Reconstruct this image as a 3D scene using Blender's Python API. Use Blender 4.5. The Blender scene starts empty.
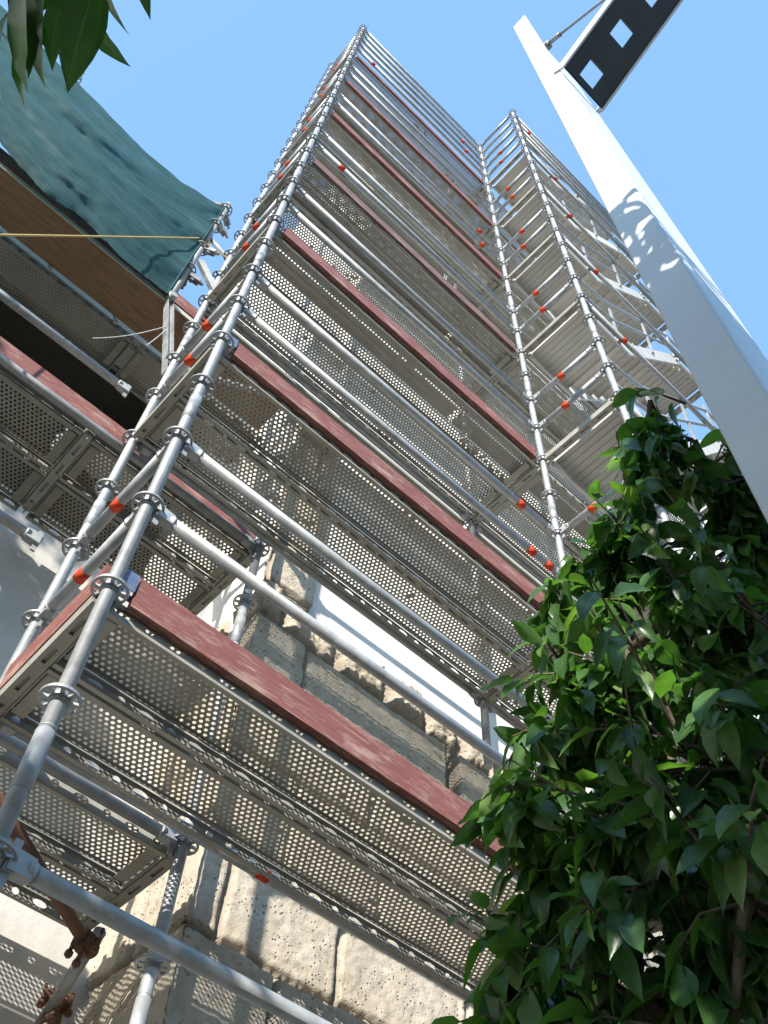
import bpy, math, random
import numpy as np
from mathutils import Vector, Matrix, noise

random.seed(7)
rng = np.random.default_rng(11)
SC = bpy.context.scene
COL = SC.collection
PI = math.pi

# ------------------------------------------------------------------ dimensions (metres)
W = 0.750        # scaffold width
L = 2.605        # bay length
W2 = 0.735       # stair tower width
X2 = 5.20        # far end of second bay
GZ = -3.05       # ground level (z = 0 is one metre below the lowest deck)
TOP = 15.6
LEVELS = [1, 3, 5, 7, 9, 11, 13]
ORD = ['lowest', 'second', 'third', 'fourth', 'fifth', 'sixth', 'topmost']

# ------------------------------------------------------------------ materials
def new_mat(name):
    m = bpy.data.materials.new(name)
    m.use_nodes = True
    nt = m.node_tree
    return m, nt, nt.nodes['Principled BSDF']

def N(nt, t, **kw):
    n = nt.nodes.new(t)
    for k, v in kw.items():
        setattr(n, k, v)
    return n

def ramp(nt, fac, stops):
    r = N(nt, 'ShaderNodeValToRGB')
    e = r.color_ramp.elements
    while len(e) < len(stops):
        e.new(0.5)
    for el, (p, c) in zip(e, stops):
        el.position = p
        el.color = (*c, 1) if len(c) == 3 else c
    nt.links.new(fac, r.inputs['Fac'])
    return r.outputs['Color']

def noise_tex(nt, scale, detail=4, rough=0.55, stretch=None, obj=True):
    tc = N(nt, 'ShaderNodeTexCoord')
    src = tc.outputs['Object' if obj else 'Generated']
    if stretch:
        mp = N(nt, 'ShaderNodeMapping')
        mp.inputs['Scale'].default_value = stretch
        nt.links.new(src, mp.inputs['Vector'])
        src = mp.outputs['Vector']
    t = N(nt, 'ShaderNodeTexNoise')
    t.inputs['Scale'].default_value = scale
    t.inputs['Detail'].default_value = detail
    t.inputs['Roughness'].default_value = rough
    nt.links.new(src, t.inputs['Vector'])
    return t.outputs['Fac']

def mix(nt, fac, a, b, mode='MIX'):
    m = N(nt, 'ShaderNodeMix', data_type='RGBA', blend_type=mode)
    if isinstance(fac, (int, float)):
        m.inputs[0].default_value = fac
    else:
        nt.links.new(fac, m.inputs[0])
    for s, i in ((a, 6), (b, 7)):
        if isinstance(s, tuple):
            m.inputs[i].default_value = (*s, 1)
        else:
            nt.links.new(s, m.inputs[i])
    return m.outputs[2]

def bump(nt, bs, height, strength, dist=0.01):
    b = N(nt, 'ShaderNodeBump')
    b.inputs['Strength'].default_value = strength
    b.inputs['Distance'].default_value = dist
    nt.links.new(height, b.inputs['Height'])
    nt.links.new(b.outputs['Normal'], bs.inputs['Normal'])

def rand_out(nt):
    return N(nt, 'ShaderNodeObjectInfo').outputs['Random']

def metal(name, lo, hi, rough, metallic, spot=None, scale=9, stretch=None, bmp=0.1):
    m, nt, bs = new_mat(name)
    n1 = noise_tex(nt, scale, 6, 0.65, stretch)
    c = ramp(nt, n1, [(0.3, lo), (0.7, hi)])
    if spot:
        n2 = noise_tex(nt, scale * 0.45, 8, 0.7)
        f = ramp(nt, n2, [(0.56, (0, 0, 0)), (0.72, (1, 1, 1))])
        c = mix(nt, f, c, spot)
    v = ramp(nt, rand_out(nt), [(0, (0.82, 0.82, 0.82)), (1, (1.05, 1.05, 1.05))])
    c = mix(nt, 1.0, c, v, 'MULTIPLY')
    nt.links.new(c, bs.inputs['Base Color'])
    bs.inputs['Metallic'].default_value = metallic
    r = ramp(nt, n1, [(0.2, (rough - .1,) * 3), (0.8, (rough + .12,) * 3)])
    nt.links.new(r, bs.inputs['Roughness'])
    if bmp:
        bump(nt, bs, noise_tex(nt, scale * 12, 3), bmp, 0.002)
    return m

M = {}
M['tube'] = metal('galvanized_tube', (.29, .30, .305), (.47, .475, .475), .52, .35, spot=(.24, .235, .215), scale=11)
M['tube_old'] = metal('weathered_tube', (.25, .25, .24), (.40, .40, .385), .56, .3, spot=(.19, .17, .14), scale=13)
M['fitting'] = metal('cast_fitting', (.26, .265, .265), (.42, .42, .415), .5, .5, spot=(.2, .18, .15), scale=25)
M['deck'] = metal('galvanized_deck', (.30, .28, .235), (.42, .40, .345), .55, .25, spot=(.27, .25, .20), scale=5)
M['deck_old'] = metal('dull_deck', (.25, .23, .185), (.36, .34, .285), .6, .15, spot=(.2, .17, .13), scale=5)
M['alu'] = metal('aluminium', (.50, .475, .425), (.62, .595, .54), .5, .12, spot=(.42, .38, .32), scale=5, stretch=(1, .25, 1))
M['blue_steel'] = metal('blue_grey_bracket', (.10, .13, .22), (.20, .25, .36), .5, .3, scale=30)
M['rust'] = metal('rusty_brown_steel', (.10, .045, .025), (.21, .10, .06), .7, .1, spot=(.32, .22, .13), scale=22, bmp=.4)
M['tape'] = None
m, nt, bs = new_mat('orange_tape')
c = ramp(nt, noise_tex(nt, 60, 3), [(.3, (.50, .05, .025)), (.7, (.72, .10, .04))])
nt.links.new(c, bs.inputs['Base Color']); bs.inputs['Roughness'].default_value = .85; bs.inputs['Specular IOR Level'].default_value = .15
M['tape'] = m

def board_mat(name, a, b, worn, wear):
    m, nt, bs = new_mat(name)
    g = noise_tex(nt, 6, 8, .7, (1, 14, 14))
    c = ramp(nt, g, [(.25, a), (.75, b)])
    n2 = noise_tex(nt, 3.2, 9, .75, (1, 3.5, 3.5))
    f = ramp(nt, n2, [(wear, (0, 0, 0)), (wear + .13, (.75, .75, .75))])
    c = mix(nt, f, c, worn)
    n3 = noise_tex(nt, 26, 4, .6, (.35, 6, 6))
    f3 = ramp(nt, n3, [(.56, (0, 0, 0)), (.68, (.7, .7, .7))])
    c = mix(nt, f3, c, worn)
    nt.links.new(c, bs.inputs['Base Color'])
    bs.inputs['Roughness'].default_value = .65
    bump(nt, bs, g, .5, .004)
    return m
M['red'] = board_mat('red_painted_wood', (.12, .038, .030), (.24, .080, .062), (.38, .25, .205), .52)
M['red_dark'] = board_mat('faded_red_wood', (.10, .05, .04), (.17, .085, .07), (.27, .20, .16), .50)
m, nt, bs = new_mat('brown_plank_wood')
g = noise_tex(nt, 5, 8, .7, (1, 12, 12))
c = ramp(nt, g, [(.2, (.12, .070, .036)), (.55, (.235, .145, .08)), (.8, (.33, .225, .14))])
k = N(nt, 'ShaderNodeTexVoronoi'); k.inputs['Scale'].default_value = 3.3
tc = N(nt, 'ShaderNodeTexCoord'); nt.links.new(tc.outputs['Object'], k.inputs['Vector'])
f = ramp(nt, k.outputs['Distance'], [(.03, (1, 1, 1)), (.10, (0, 0, 0))])
c = mix(nt, f, c, (.05, .022, .01))
f2 = ramp(nt, noise_tex(nt, 2.0, 7, .7), [(.55, (0, 0, 0)), (.75, (.8, .8, .8))])
c = mix(nt, f2, c, (.09, .045, .025))
nt.links.new(c, bs.inputs['Base Color']); bs.inputs['Roughness'].default_value = .7
bump(nt, bs, g, .4, .004)
M['plank'] = m

# stone
m, nt, bs = new_mat('weathered_limestone')
n1 = noise_tex(nt, 2.3, 9, .68)
n2 = noise_tex(nt, 14, 8, .7)
c = ramp(nt, n1, [(.28, (.34, .275, .20)), (.5, (.47, .405, .31)), (.72, (.55, .49, .395))])
c = mix(nt, .55, c, ramp(nt, n2, [(.3, (.28, .225, .165)), (.6, (.52, .46, .365)), (.8, (.58, .53, .435))]))
f = ramp(nt, noise_tex(nt, 1.1, 6, .6), [(.56, (0, 0, 0)), (.74, (.8, .8, .8))])
c = mix(nt, f, c, (.33, .22, .14))
v = N(nt, 'ShaderNodeTexVoronoi'); v.inputs['Scale'].default_value = 46; v.inputs['Randomness'].default_value = 1
tc = N(nt, 'ShaderNodeTexCoord'); nt.links.new(tc.outputs['Object'], v.inputs['Vector'])
pit = ramp(nt, v.outputs['Distance'], [(.05, (0, 0, 0)), (.30, (1, 1, 1))])
n5 = noise_tex(nt, 5, 4)
pm = ramp(nt, n5, [(.42, (1, 1, 1)), (.58, (0, 0, 0))])
pit2 = mix(nt, pm, (1, 1, 1), pit)
c = mix(nt, 1.0, c, ramp(nt, pit2, [(0, (.5, .45, .4)), (1, (1, 1, 1))]), 'MULTIPLY')
at = N(nt, 'ShaderNodeAttribute', attribute_name='joint')
c = mix(nt, at.outputs['Fac'], c, (.26, .215, .165))
nt.links.new(c, bs.inputs['Base Color']); bs.inputs['Roughness'].default_value = .95
n7 = noise_tex(nt, 55, 6, .75)
h = mix(nt, .5, pit2, mix(nt, .5, n2, n7))
bump(nt, bs, h, 1.0, .022)
M['stone'] = m

m, nt, bs = new_mat('white_plaster')
c = ramp(nt, noise_tex(nt, 1.6, 8, .65), [(.3, (.60, .575, .525)), (.65, (.74, .72, .68))])
f = ramp(nt, noise_tex(nt, 3, 6, .6, (4, 4, .35)), [(.55, (0, 0, 0)), (.8, (.35, .35, .35))])
c = mix(nt, f, c, (.50, .47, .42))
nt.links.new(c, bs.inputs['Base Color']); bs.inputs['Roughness'].default_value = .9
bump(nt, bs, noise_tex(nt, 40, 5), .25, .006)
M['plaster'] = m

def render_coat(name, lo, hi, st):
    m, nt, bs = new_mat(name)
    c = ramp(nt, noise_tex(nt, 1.3, 8, .65), [(.3, lo), (.65, hi)])
    f = ramp(nt, noise_tex(nt, 3, 7, .65, (3, 3, .5)), [(.52, (0, 0, 0)), (.78, (.5, .5, .5))])
    c = mix(nt, f, c, st)
    nt.links.new(c, bs.inputs['Base Color']); bs.inputs['Roughness'].default_value = .92
    bump(nt, bs, noise_tex(nt, 45, 6), .35, .006)
    return m
M['grey_plaster'] = render_coat('grey_plaster', (.46, .44, .40), (.58, .56, .52), (.36, .33, .28))
M['shade_dark'] = render_coat('shade_dark_interior', (.06, .054, .045), (.10, .09, .075), (.045, .04, .032))  # near-black coat: the deep shade of the bay put into the colour
m, nt, bs = new_mat('white_painted_steel')
c = ramp(nt, noise_tex(nt, 4, 6, .6), [(.3, (.56, .57, .58)), (.7, (.64, .65, .65))])
f = ramp(nt, noise_tex(nt, 2.5, 7, .7, (3, 3, .4)), [(.58, (0, 0, 0)), (.8, (.25, .25, .25))])
c = mix(nt, f, c, (.45, .44, .42))
nt.links.new(c, bs.inputs['Base Color']); bs.inputs['Roughness'].default_value = .38
bump(nt, bs, noise_tex(nt, 30, 2), .04, .003)
M['white_paint'] = m
m, nt, bs = new_mat('dark_painted_steel')
c = ramp(nt, noise_tex(nt, 8, 6, .6), [(.3, (.018, .024, .024)), (.7, (.035, .042, .042))])
nt.links.new(c, bs.inputs['Base Color']); bs.inputs['Roughness'].default_value = .5
M['dark_paint'] = m

# net
m, nt, bs = new_mat('green_debris_net')
out = nt.nodes['Material Output']
n1 = noise_tex(nt, 4, 7, .65, (1, 1, 2.2))
c = ramp(nt, n1, [(.3, (.020, .072, .070)), (.5, (.034, .110, .118)), (.72, (.062, .155, .20))])
uv = N(nt, 'ShaderNodeUVMap')
mp = N(nt, 'ShaderNodeMapping'); mp.inputs['Scale'].default_value = (1.2, 9, 1)
nt.links.new(uv.outputs['UV'], mp.inputs['Vector'])
n2 = N(nt, 'ShaderNodeTexNoise'); n2.inputs['Scale'].default_value = 2.2; n2.inputs['Detail'].default_value = 7
nt.links.new(mp.outputs['Vector'], n2.inputs['Vector'])
c = mix(nt, .5, c, ramp(nt, n2.outputs['Fac'], [(.3, (.016, .060, .056)), (.55, (.040, .120, .122)), (.75, (.075, .18, .21))]))
nt.links.new(c, bs.inputs['Base Color']); bs.inputs['Roughness'].default_value = .7
tr = N(nt, 'ShaderNodeBsdfTranslucent')
nt.links.new(c, tr.inputs['Color'])
ms = N(nt, 'ShaderNodeMixShader'); ms.inputs[0].default_value = .50
nt.links.new(bs.outputs[0], ms.inputs[1]); nt.links.new(tr.outputs[0], ms.inputs[2])
nt.links.new(ms.outputs[0], out.inputs['Surface'])
M['net'] = m

def cloth(name, col, transl):
    m, nt, bs = new_mat(name)
    out = nt.nodes['Material Output']
    bs.inputs['Base Color'].default_value = (*col, 1); bs.inputs['Roughness'].default_value = .5
    tr = N(nt, 'ShaderNodeBsdfTranslucent'); tr.inputs['Color'].default_value = (*col, 1)
    ms = N(nt, 'ShaderNodeMixShader'); ms.inputs[0].default_value = transl
    nt.links.new(bs.outputs[0], ms.inputs[1]); nt.links.new(tr.outputs[0], ms.inputs[2])
    nt.links.new(ms.outputs[0], out.inputs['Surface'])
    return m
M['plastic'] = cloth('white_plastic', (.75, .74, .72), .4)

m, nt, bs = new_mat('yellow_rope')
c = ramp(nt, noise_tex(nt, 90, 3), [(.3, (.30, .20, .05)), (.7, (.50, .37, .13))])
nt.links.new(c, bs.inputs['Base Color']); bs.inputs['Roughness'].default_value = .8
M['rope'] = m
m, nt, bs = new_mat('pale_wire')
nt.links.new(ramp(nt, noise_tex(nt, 50, 2), [(.3, (.32, .31, .28)), (.7, (.5, .49, .45))]), bs.inputs['Base Color'])
bs.inputs['Roughness'].default_value = .5
M['wire'] = m

def leaf_mat(name, dark, light, young):
    m, nt, bs = new_mat(name)
    out = nt.nodes['Material Output']
    at = N(nt, 'ShaderNodeAttribute', attribute_name='tint')
    c = ramp(nt, at.outputs['Fac'], [(0, dark), (.75, light), (1, young)])
    md = N(nt, 'ShaderNodeAttribute', attribute_name='rib')
    rib = ramp(nt, md.outputs['Fac'], [(0.0, (1, 1, 1)), (.07, (0, 0, 0))])
    c = mix(nt, rib, c, (.15, .22, .07))
    n1 = noise_tex(nt, 30, 5)
    c = mix(nt, .35, c, ramp(nt, n1, [(.3, dark), (.7, light)]))
    nt.links.new(c, bs.inputs['Base Color'])
    bs.inputs['Roughness'].default_value = .30
    bs.inputs['Specular IOR Level'].default_value = .45
    bump(nt, bs, noise_tex(nt, 45, 3), .18, .004)
    tr = N(nt, 'ShaderNodeBsdfTranslucent')
    tcx = mix(nt, 1.0, c, (1.7, 2.0, .6), 'MULTIPLY')
    nt.links.new(tcx, tr.inputs['Color'])
    ms = N(nt, 'ShaderNodeMixShader'); ms.inputs[0].default_value = .38
    nt.links.new(bs.outputs[0], ms.inputs[1]); nt.links.new(tr.outputs[0], ms.inputs[2])
    nt.links.new(ms.outputs[0], out.inputs['Surface'])
    return m
M['leaf'] = leaf_mat('glossy_leaf', (.026, .072, .028), (.088, .185, .048), (.21, .31, .10))
m, nt, bs = new_mat('bark')
n1 = noise_tex(nt, 18, 8, .7, (2, 2, .5))
nt.links.new(ramp(nt, n1, [(.3, (.055, .04, .028)), (.7, (.16, .125, .09))]), bs.inputs['Base Color'])
bs.inputs['Roughness'].default_value = .85
bump(nt, bs, n1, .6, .01)
M['bark'] = m

m, nt, bs = new_mat('stone_paving')
tc = N(nt, 'ShaderNodeTexCoord')
br = N(nt, 'ShaderNodeTexBrick'); br.inputs['Scale'].default_value = 1.0
br.inputs['Brick Width'].default_value = .6; br.inputs['Row Height'].default_value = .4; br.inputs['Mortar Size'].default_value = .008
br.inputs['Color1'].default_value = (.11, .10, .085, 1); br.inputs['Color2'].default_value = (.14, .13, .112, 1); br.inputs['Mortar'].default_value = (.06, .055, .05, 1)
nt.links.new(tc.outputs['Object'], br.inputs['Vector'])
c = mix(nt, .5, br.outputs['Color'], ramp(nt, noise_tex(nt, 1.3, 8, .65), [(.3, (.08, .073, .062)), (.7, (.15, .14, .12))]))
nt.links.new(c, bs.inputs['Base Color']); bs.inputs['Roughness'].default_value = .85
M['ground'] = m

# ------------------------------------------------------------------ mesh builder
class MB:
    def __init__(s):
        s.v = []; s.f = []; s.sm = []
    def add(s, vs, fs, smooth=False):
        o = len(s.v)
        s.v += [tuple(p) for p in vs]
        s.f += [tuple(i + o for i in f) for f in fs]
        s.sm += [smooth] * len(fs)
        return s
    def box(s, c, d):
        x, y, z = c; a, b, e = d[0] / 2, d[1] / 2, d[2] / 2
        vs = [(x + i * a, y + j * b, z + k * e) for k in (-1, 1) for j in (-1, 1) for i in (-1, 1)]
        return s.add(vs, [(0, 2, 3, 1), (4, 5, 7, 6), (0, 1, 5, 4), (2, 6, 7, 3), (0, 4, 6, 2), (1, 3, 7, 5)])
    def obox(s, p0, p1, w, h, up=(0, 0, 1), taper=1.0):
        p0 = Vector(p0); p1 = Vector(p1); d = (p1 - p0).normalized()
        a = d.cross(Vector(up)).normalized(); b = a.cross(d).normalized()
        vs = []
        for p, t in ((p0, 1), (p1, taper)):
            for i, j in ((-1, -1), (1, -1), (1, 1), (-1, 1)):
                vs.append(p + a * (i * w / 2 * t) + b * (j * h / 2 * t))
        return s.add(vs, [(0, 3, 2, 1), (4, 5, 6, 7), (0, 1, 5, 4), (1, 2, 6, 5), (2, 3, 7, 6), (3, 0, 4, 7)])
    def path(s, pts, r, n=12, caps=True, smooth=True):
        pts = [Vector(p) for p in pts]
        rs = r if isinstance(r, (list, tuple)) else [r] * len(pts)
        d0 = (pts[1] - pts[0]).normalized()
        ref = Vector((0, 0, 1)) if abs(d0.z) < .9 else Vector((1, 0, 0))
        a = d0.cross(ref).normalized()
        o = []; fs = []
        for i, p in enumerate(pts):
            d = (pts[min(i + 1, len(pts) - 1)] - pts[max(i - 1, 0)]).normalized()
            a = (a - d * a.dot(d)).normalized(); b = d.cross(a)
            for k in range(n):
                t = 2 * PI * k / n
                o.append(p + (a * math.cos(t) + b * math.sin(t)) * rs[i])
        for i in range(len(pts) - 1):
            for k in range(n):
                q = (k + 1) % n
                fs.append((i * n + k, i * n + q, (i + 1) * n + q, (i + 1) * n + k))
        s.add(o, fs, smooth)
        if caps:
            e = len(s.v) - n
            st = len(s.v) - len(o)
            s.f.append(tuple(range(st + n - 1, st - 1, -1))); s.sm.append(False)
            s.f.append(tuple(range(e, e + n))); s.sm.append(False)
        return s
    def ring(s, c, ri, ro, h, n=24):
        x, y, z = c; vs = []
        for k in range(n):
            t = 2 * PI * k / n; cc, ss = math.cos(t), math.sin(t)
            for r, dz in ((ri, -h / 2), (ro, -h / 2), (ro, h / 2), (ri, h / 2)):
                vs.append((x + cc * r, y + ss * r, z + dz))
        fs = []
        for k in range(n):
            a = 4 * k; b = 4 * ((k + 1) % n)
            for i in range(4):
                j = (i + 1) % 4
                fs.append((a + i, b + i, b + j, a + j))
        return s.add(vs, fs)
    def mesh(s, name, m):
        me = bpy.data.meshes.new(name)
        me.from_pydata(s.v, [], s.f)
        if any(s.sm):
            me.polygons.foreach_set('use_smooth', s.sm)
        me.materials.append(m)
        me.update()
        return me

def link(name, me, parent=None, loc=(0, 0, 0), rot=None, kind=None, label=None):
    """One object; loc is in world metres, stored relative to its parent."""
    o = bpy.data.objects.new(name, me)
    COL.objects.link(o)
    if parent is not None:
        o.parent = parent
        pw = parent['_w'] if '_w' in parent else (0, 0, 0)
        o.location = (loc[0] - pw[0], loc[1] - pw[1], loc[2] - pw[2])
    else:
        o.location = loc
    if rot:
        o.rotation_euler = rot
    o['_w'] = tuple(loc)
    if kind: o['kind'] = kind
    if label: o['label'] = label
    return o

def thing(name, label, cat, loc=(0, 0, 0), group=None, me=None, rot=None):
    o = link(name, me, None, loc, rot)
    o['label'] = label; o['category'] = cat
    if group: o['group'] = group
    return o

def copy_tree(root, loc, label=None):
    """A copy of a thing with copies of its parts and sub-parts."""
    r = root.copy(); COL.objects.link(r); r.location = loc
    r['_w'] = tuple(loc)
    if label: r['label'] = label
    for ch in list(root.children):
        c = ch.copy(); COL.objects.link(c); c.parent = r
        for g in list(ch.children):
            d = g.copy(); COL.objects.link(d); d.parent = c
    return r

# ------------------------------------------------------------------ world, sun, camera
SUN = Vector((1.4, 1.0, -0.78)).normalized()
elev = math.asin(-SUN.z)
azim = math.atan2(-SUN.x, -SUN.y)
w = bpy.data.worlds.new('World'); SC.world = w; w.use_nodes = True
nt = w.node_tree
sky = N(nt, 'ShaderNodeTexSky', sky_type='NISHITA')
sky.sun_disc = False
sky.sun_elevation = elev
sky.sun_rotation = azim
sky.altitude = 50; sky.air_density = 1.0; sky.dust_density = 1.0; sky.ozone_density = 1.0
bg = nt.nodes['Background']
gm = N(nt, 'ShaderNodeGamma'); gm.inputs['Gamma'].default_value = .30     # evens out zenith and horizon, as thin summer haze does
nt.links.new(sky.outputs[0], gm.inputs['Color'])
tm = N(nt, 'ShaderNodeVectorMath', operation='MULTIPLY')
tm.inputs[1].default_value = (1.20, 2.02, 2.98)
nt.links.new(gm.outputs[0], tm.inputs[0])
nt.links.new(tm.outputs[0], bg.inputs['Color'])
bg.inputs['Strength'].default_value = 0.15
sd = bpy.data.lights.new('sun', 'SUN'); sd.energy = 4.6; sd.angle = math.radians(.53); sd.color = (1, .95, .87)
so = bpy.data.objects.new('sun', sd); COL.objects.link(so)
so.rotation_euler = SUN.to_track_quat('-Z', 'Y').to_euler()
so.location = (-12, -8, 12)

CAM = Vector((-0.56889222, -2.03570962, -1.44780625))
R0 = Vector((0.73447077, -0.67760173, 0.03753121))
R1 = Vector((0.58607941, 0.60544229, -0.53847057))
R2 = Vector((0.3421456, 0.41748716, 0.84180809))
cd = bpy.data.cameras.new('camera'); co = bpy.data.objects.new('camera', cd); COL.objects.link(co)
cd.sensor_fit = 'HORIZONTAL'; cd.sensor_width = 36; cd.lens = 978.95 * 36 / 768
cd.clip_start = .02; cd.clip_end = 3000
mw = Matrix.Identity(4)
for i in range(3):
    mw[i][0] = R0[i]; mw[i][1] = -R1[i]; mw[i][2] = -R2[i]; mw[i][3] = CAM[i]
co.matrix_world = mw
SC.camera = co
SC.view_settings.view_transform = 'Standard'; SC.view_settings.look = 'None'
SC.view_settings.gamma = 1; SC.view_settings.exposure = 1.0
SC.render.engine = 'CYCLES'
SC.cycles.max_bounces = 8; SC.cycles.diffuse_bounces = 5; SC.cycles.glossy_bounces = 3
SC.cycles.transmission_bounces = 4; SC.cycles.transparent_max_bounces = 8

def cam_ray(u, v, s):
    d = R0 * ((u - 384) / 978.95) + R1 * ((v - 512) / 978.95) + R2
    return CAM + d.normalized() * s

# ------------------------------------------------------------------ ground
g = MB(); g.add([(-200, -200, 0), (200, -200, 0), (200, 200, 0), (-200, 200, 0)], [(0, 1, 2, 3)])
link('ground', g.mesh('ground', M['ground']), None, (0, 0, GZ), kind='structure')

# ------------------------------------------------------------------ shared scaffold meshes
TR = 0.0242
_cache = {}
def cached(key, fn):
    if key not in _cache:
        _cache[key] = fn()
    return _cache[key]

def rosette_mesh():
    b = MB()
    b.ring((0, 0, 0), TR + .0012, .034, .011, 20)
    b.ring((0, 0, 0), .0525, .0615, .0095, 28)
    for k in range(8):
        t = 2 * PI * (k + .5) / 8; c, s_ = math.cos(t), math.sin(t)
        b.obox((c * .031, s_ * .031, 0), (c * .055, s_ * .055, 0), .0125, .0088)
    b.ring((0, 0, -.010), TR + .0008, .029, .012, 20)
    return b.mesh('rosette', M['fitting'])
ROS = rosette_mesh()
def ros_many(zs):
    b = MB(); src = ROS
    vs = [v.co.copy() for v in src.vertices]; fs = [tuple(p.vertices) for p in src.polygons]
    for z in zs:
        b.add([(p.x, p.y, p.z + z) for p in vs], fs)
    return b.mesh('rosettes', M['fitting'])

def standard_mesh(z0, z1, base):
    def fn():
        b = MB()
        b.path([(0, 0, 0), (0, 0, z1 - z0)], TR, 18)
        z = math.ceil((z0 + .3) / 2) * 2 + .28        # spigot joints every two metres
        while z < z1 - .3:
            b.path([(0, 0, z - z0 - .1), (0, 0, z - z0 + .1)], TR + .0022, 18)
            b.path([(0, 0, z - z0 + .11), (0, 0, z - z0 + .115)], TR + .0006, 18)
            z += 2
        if base:
            b.box((0, 0, .005), (.15, .15, .01))
            b.path([(0, 0, .18), (0, 0, .21)], .055, 8)
        return b.mesh('standard', M['tube'])
    return cached(('std', round(z0, 2), round(z1, 2), base), fn)

def standard(parent, x, y, z0, z1, ros_z, single=(-2, 5.6), name='standard', base=None):
    base = abs(z0 - GZ) < .01 if base is None else base
    o = link(name, standard_mesh(z0, z1, base), parent, (x, y, z0))
    far = []
    for z in ros_z:
        if single[0] < z < single[1]:
            link('rosette', ROS, o, (x, y, z), (0, 0, .03))
        else:
            far.append(z - z0)
    if far:
        link('rosette', ros_many(far), o, (x, y, z0), kind='stuff')
    return o

def head(b, x, sgn):
    """A wedge head gripping a rosette at x; the ledger runs away along +sgn."""
    b.obox((x + sgn * .040, 0, 0), (x + sgn * .105, 0, 0), .042, .060, taper=.9)
    b.obox((x + sgn * .034, 0, .022), (x + sgn * .062, 0, .022), .030, .022)
    b.obox((x + sgn * .034, 0, -.022), (x + sgn * .062, 0, -.022), .030, .022)
    b.obox((x + sgn * .046, 0, -.070), (x + sgn * .050, 0, .062), .010, .022, up=(1, 0, 0))
    b.path([(x + sgn * .10, 0, 0), (x + sgn * .112, 0, 0)], TR + .003, 14)

def ledger_mesh(length, mat='tube', heads=(1, 1)):
    def fn():
        b = MB()
        b.path([(.09 if heads[0] else 0, 0, 0), (length - (.09 if heads[1] else 0), 0, 0)], TR, 16)
        if heads[0]: head(b, 0, 1)
        if heads[1]: head(b, length, -1)
        return b.mesh('ledger', M[mat])
    return cached(('led', round(length, 3), mat, heads), fn)
def tape_mesh():
    b = MB(); b.path([(-.029, 0, 0), (.029, 0, 0)], TR + .0012, 16, smooth=True); return b.mesh('tape_band', M['tape'])
TAPE = tape_mesh()

def ledger(parent, p0, p1, tape=(), name='ledger', mat='tube', heads=(1, 1)):
    p0 = Vector(p0); p1 = Vector(p1); d = p1 - p0
    rz = math.atan2(d.y, d.x)
    ry = -math.atan2(d.z, math.hypot(d.x, d.y))
    o = link(name, ledger_mesh(d.length, mat, heads), parent, p0, (0, ry, rz))
    for t in tape:
        q = link('tape_band', TAPE, None, (0, 0, 0)); q.parent = o; q.location = (d.length * t, 0, 0)
    return o

def transom_mesh(length):
    """U-profile that carries the decks, with lugs and long slots."""
    def fn():
        b = MB(); a = .038; e = length - .038; h = .060; wd = .050
        b.box(((a + e) / 2, -wd / 2 + .002, -.012), (e - a, .004, h))
        b.box(((a + e) / 2, wd / 2 - .002, -.012), (e - a, .004, h))
        n = 4; seg = (e - a) / n                                   # bottom web with slots
        for i in range(n):
            x0 = a + i * seg
            b.box((x0 + seg * .25, 0, -.040), (seg * .5, wd - .008, .004))
            for sy in (-1, 1):
                b.box((x0 + seg * .75, sy * .0145, -.040), (seg * .5, .013, .004))
        b.box(((a + e) / 2, 0, -.030), (e - a, wd - .009, .003))
        for x, sg in ((0, 1), (length, -1)):
            b.obox((x + sg * .034, 0, -.010), (x + sg * .10, 0, -.010), .036, .066)
            b.obox((x + sg * .046, 0, -.075), (x + sg * .050, 0, .062), .010, .022, up=(1, 0, 0))
        return b.mesh('deck_transom', M['deck'])
    return cached(('tr', round(length, 3)), fn)
def transom(parent, x, y0, y1, z):
    return link('deck_transom', transom_mesh(abs(y1 - y0)), parent, (x, y0, z), (0, 0, PI / 2 if y1 > y0 else -PI / 2))

# perforated deck --------------------------------------------------------------
def perf_cell(b, x0, x1, y0, y1, hx, hy, put, sq=False):
    cx, cy = (x0 + x1) / 2, (y0 + y1) / 2
    outer = [(x1, cy), (x1, y1), (cx, y1), (x0, y1), (x0, cy), (x0, y0), (cx, y0), (x1, y0)]
    if sq:
        inner = [(cx + hx, cy), (cx + hx, cy + hy), (cx, cy + hy), (cx - hx, cy + hy), (cx - hx, cy), (cx - hx, cy - hy), (cx, cy - hy), (cx + hx, cy - hy)]
    else:
        inner = [(cx + hx * math.cos(k * PI / 4), cy + hy * math.sin(k * PI / 4)) for k in range(8)]
    b.add([put(*p) for p in outer + inner], [(k, (k + 1) % 8, 8 + (k + 1) % 8, 8 + k) for k in range(8)])

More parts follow.
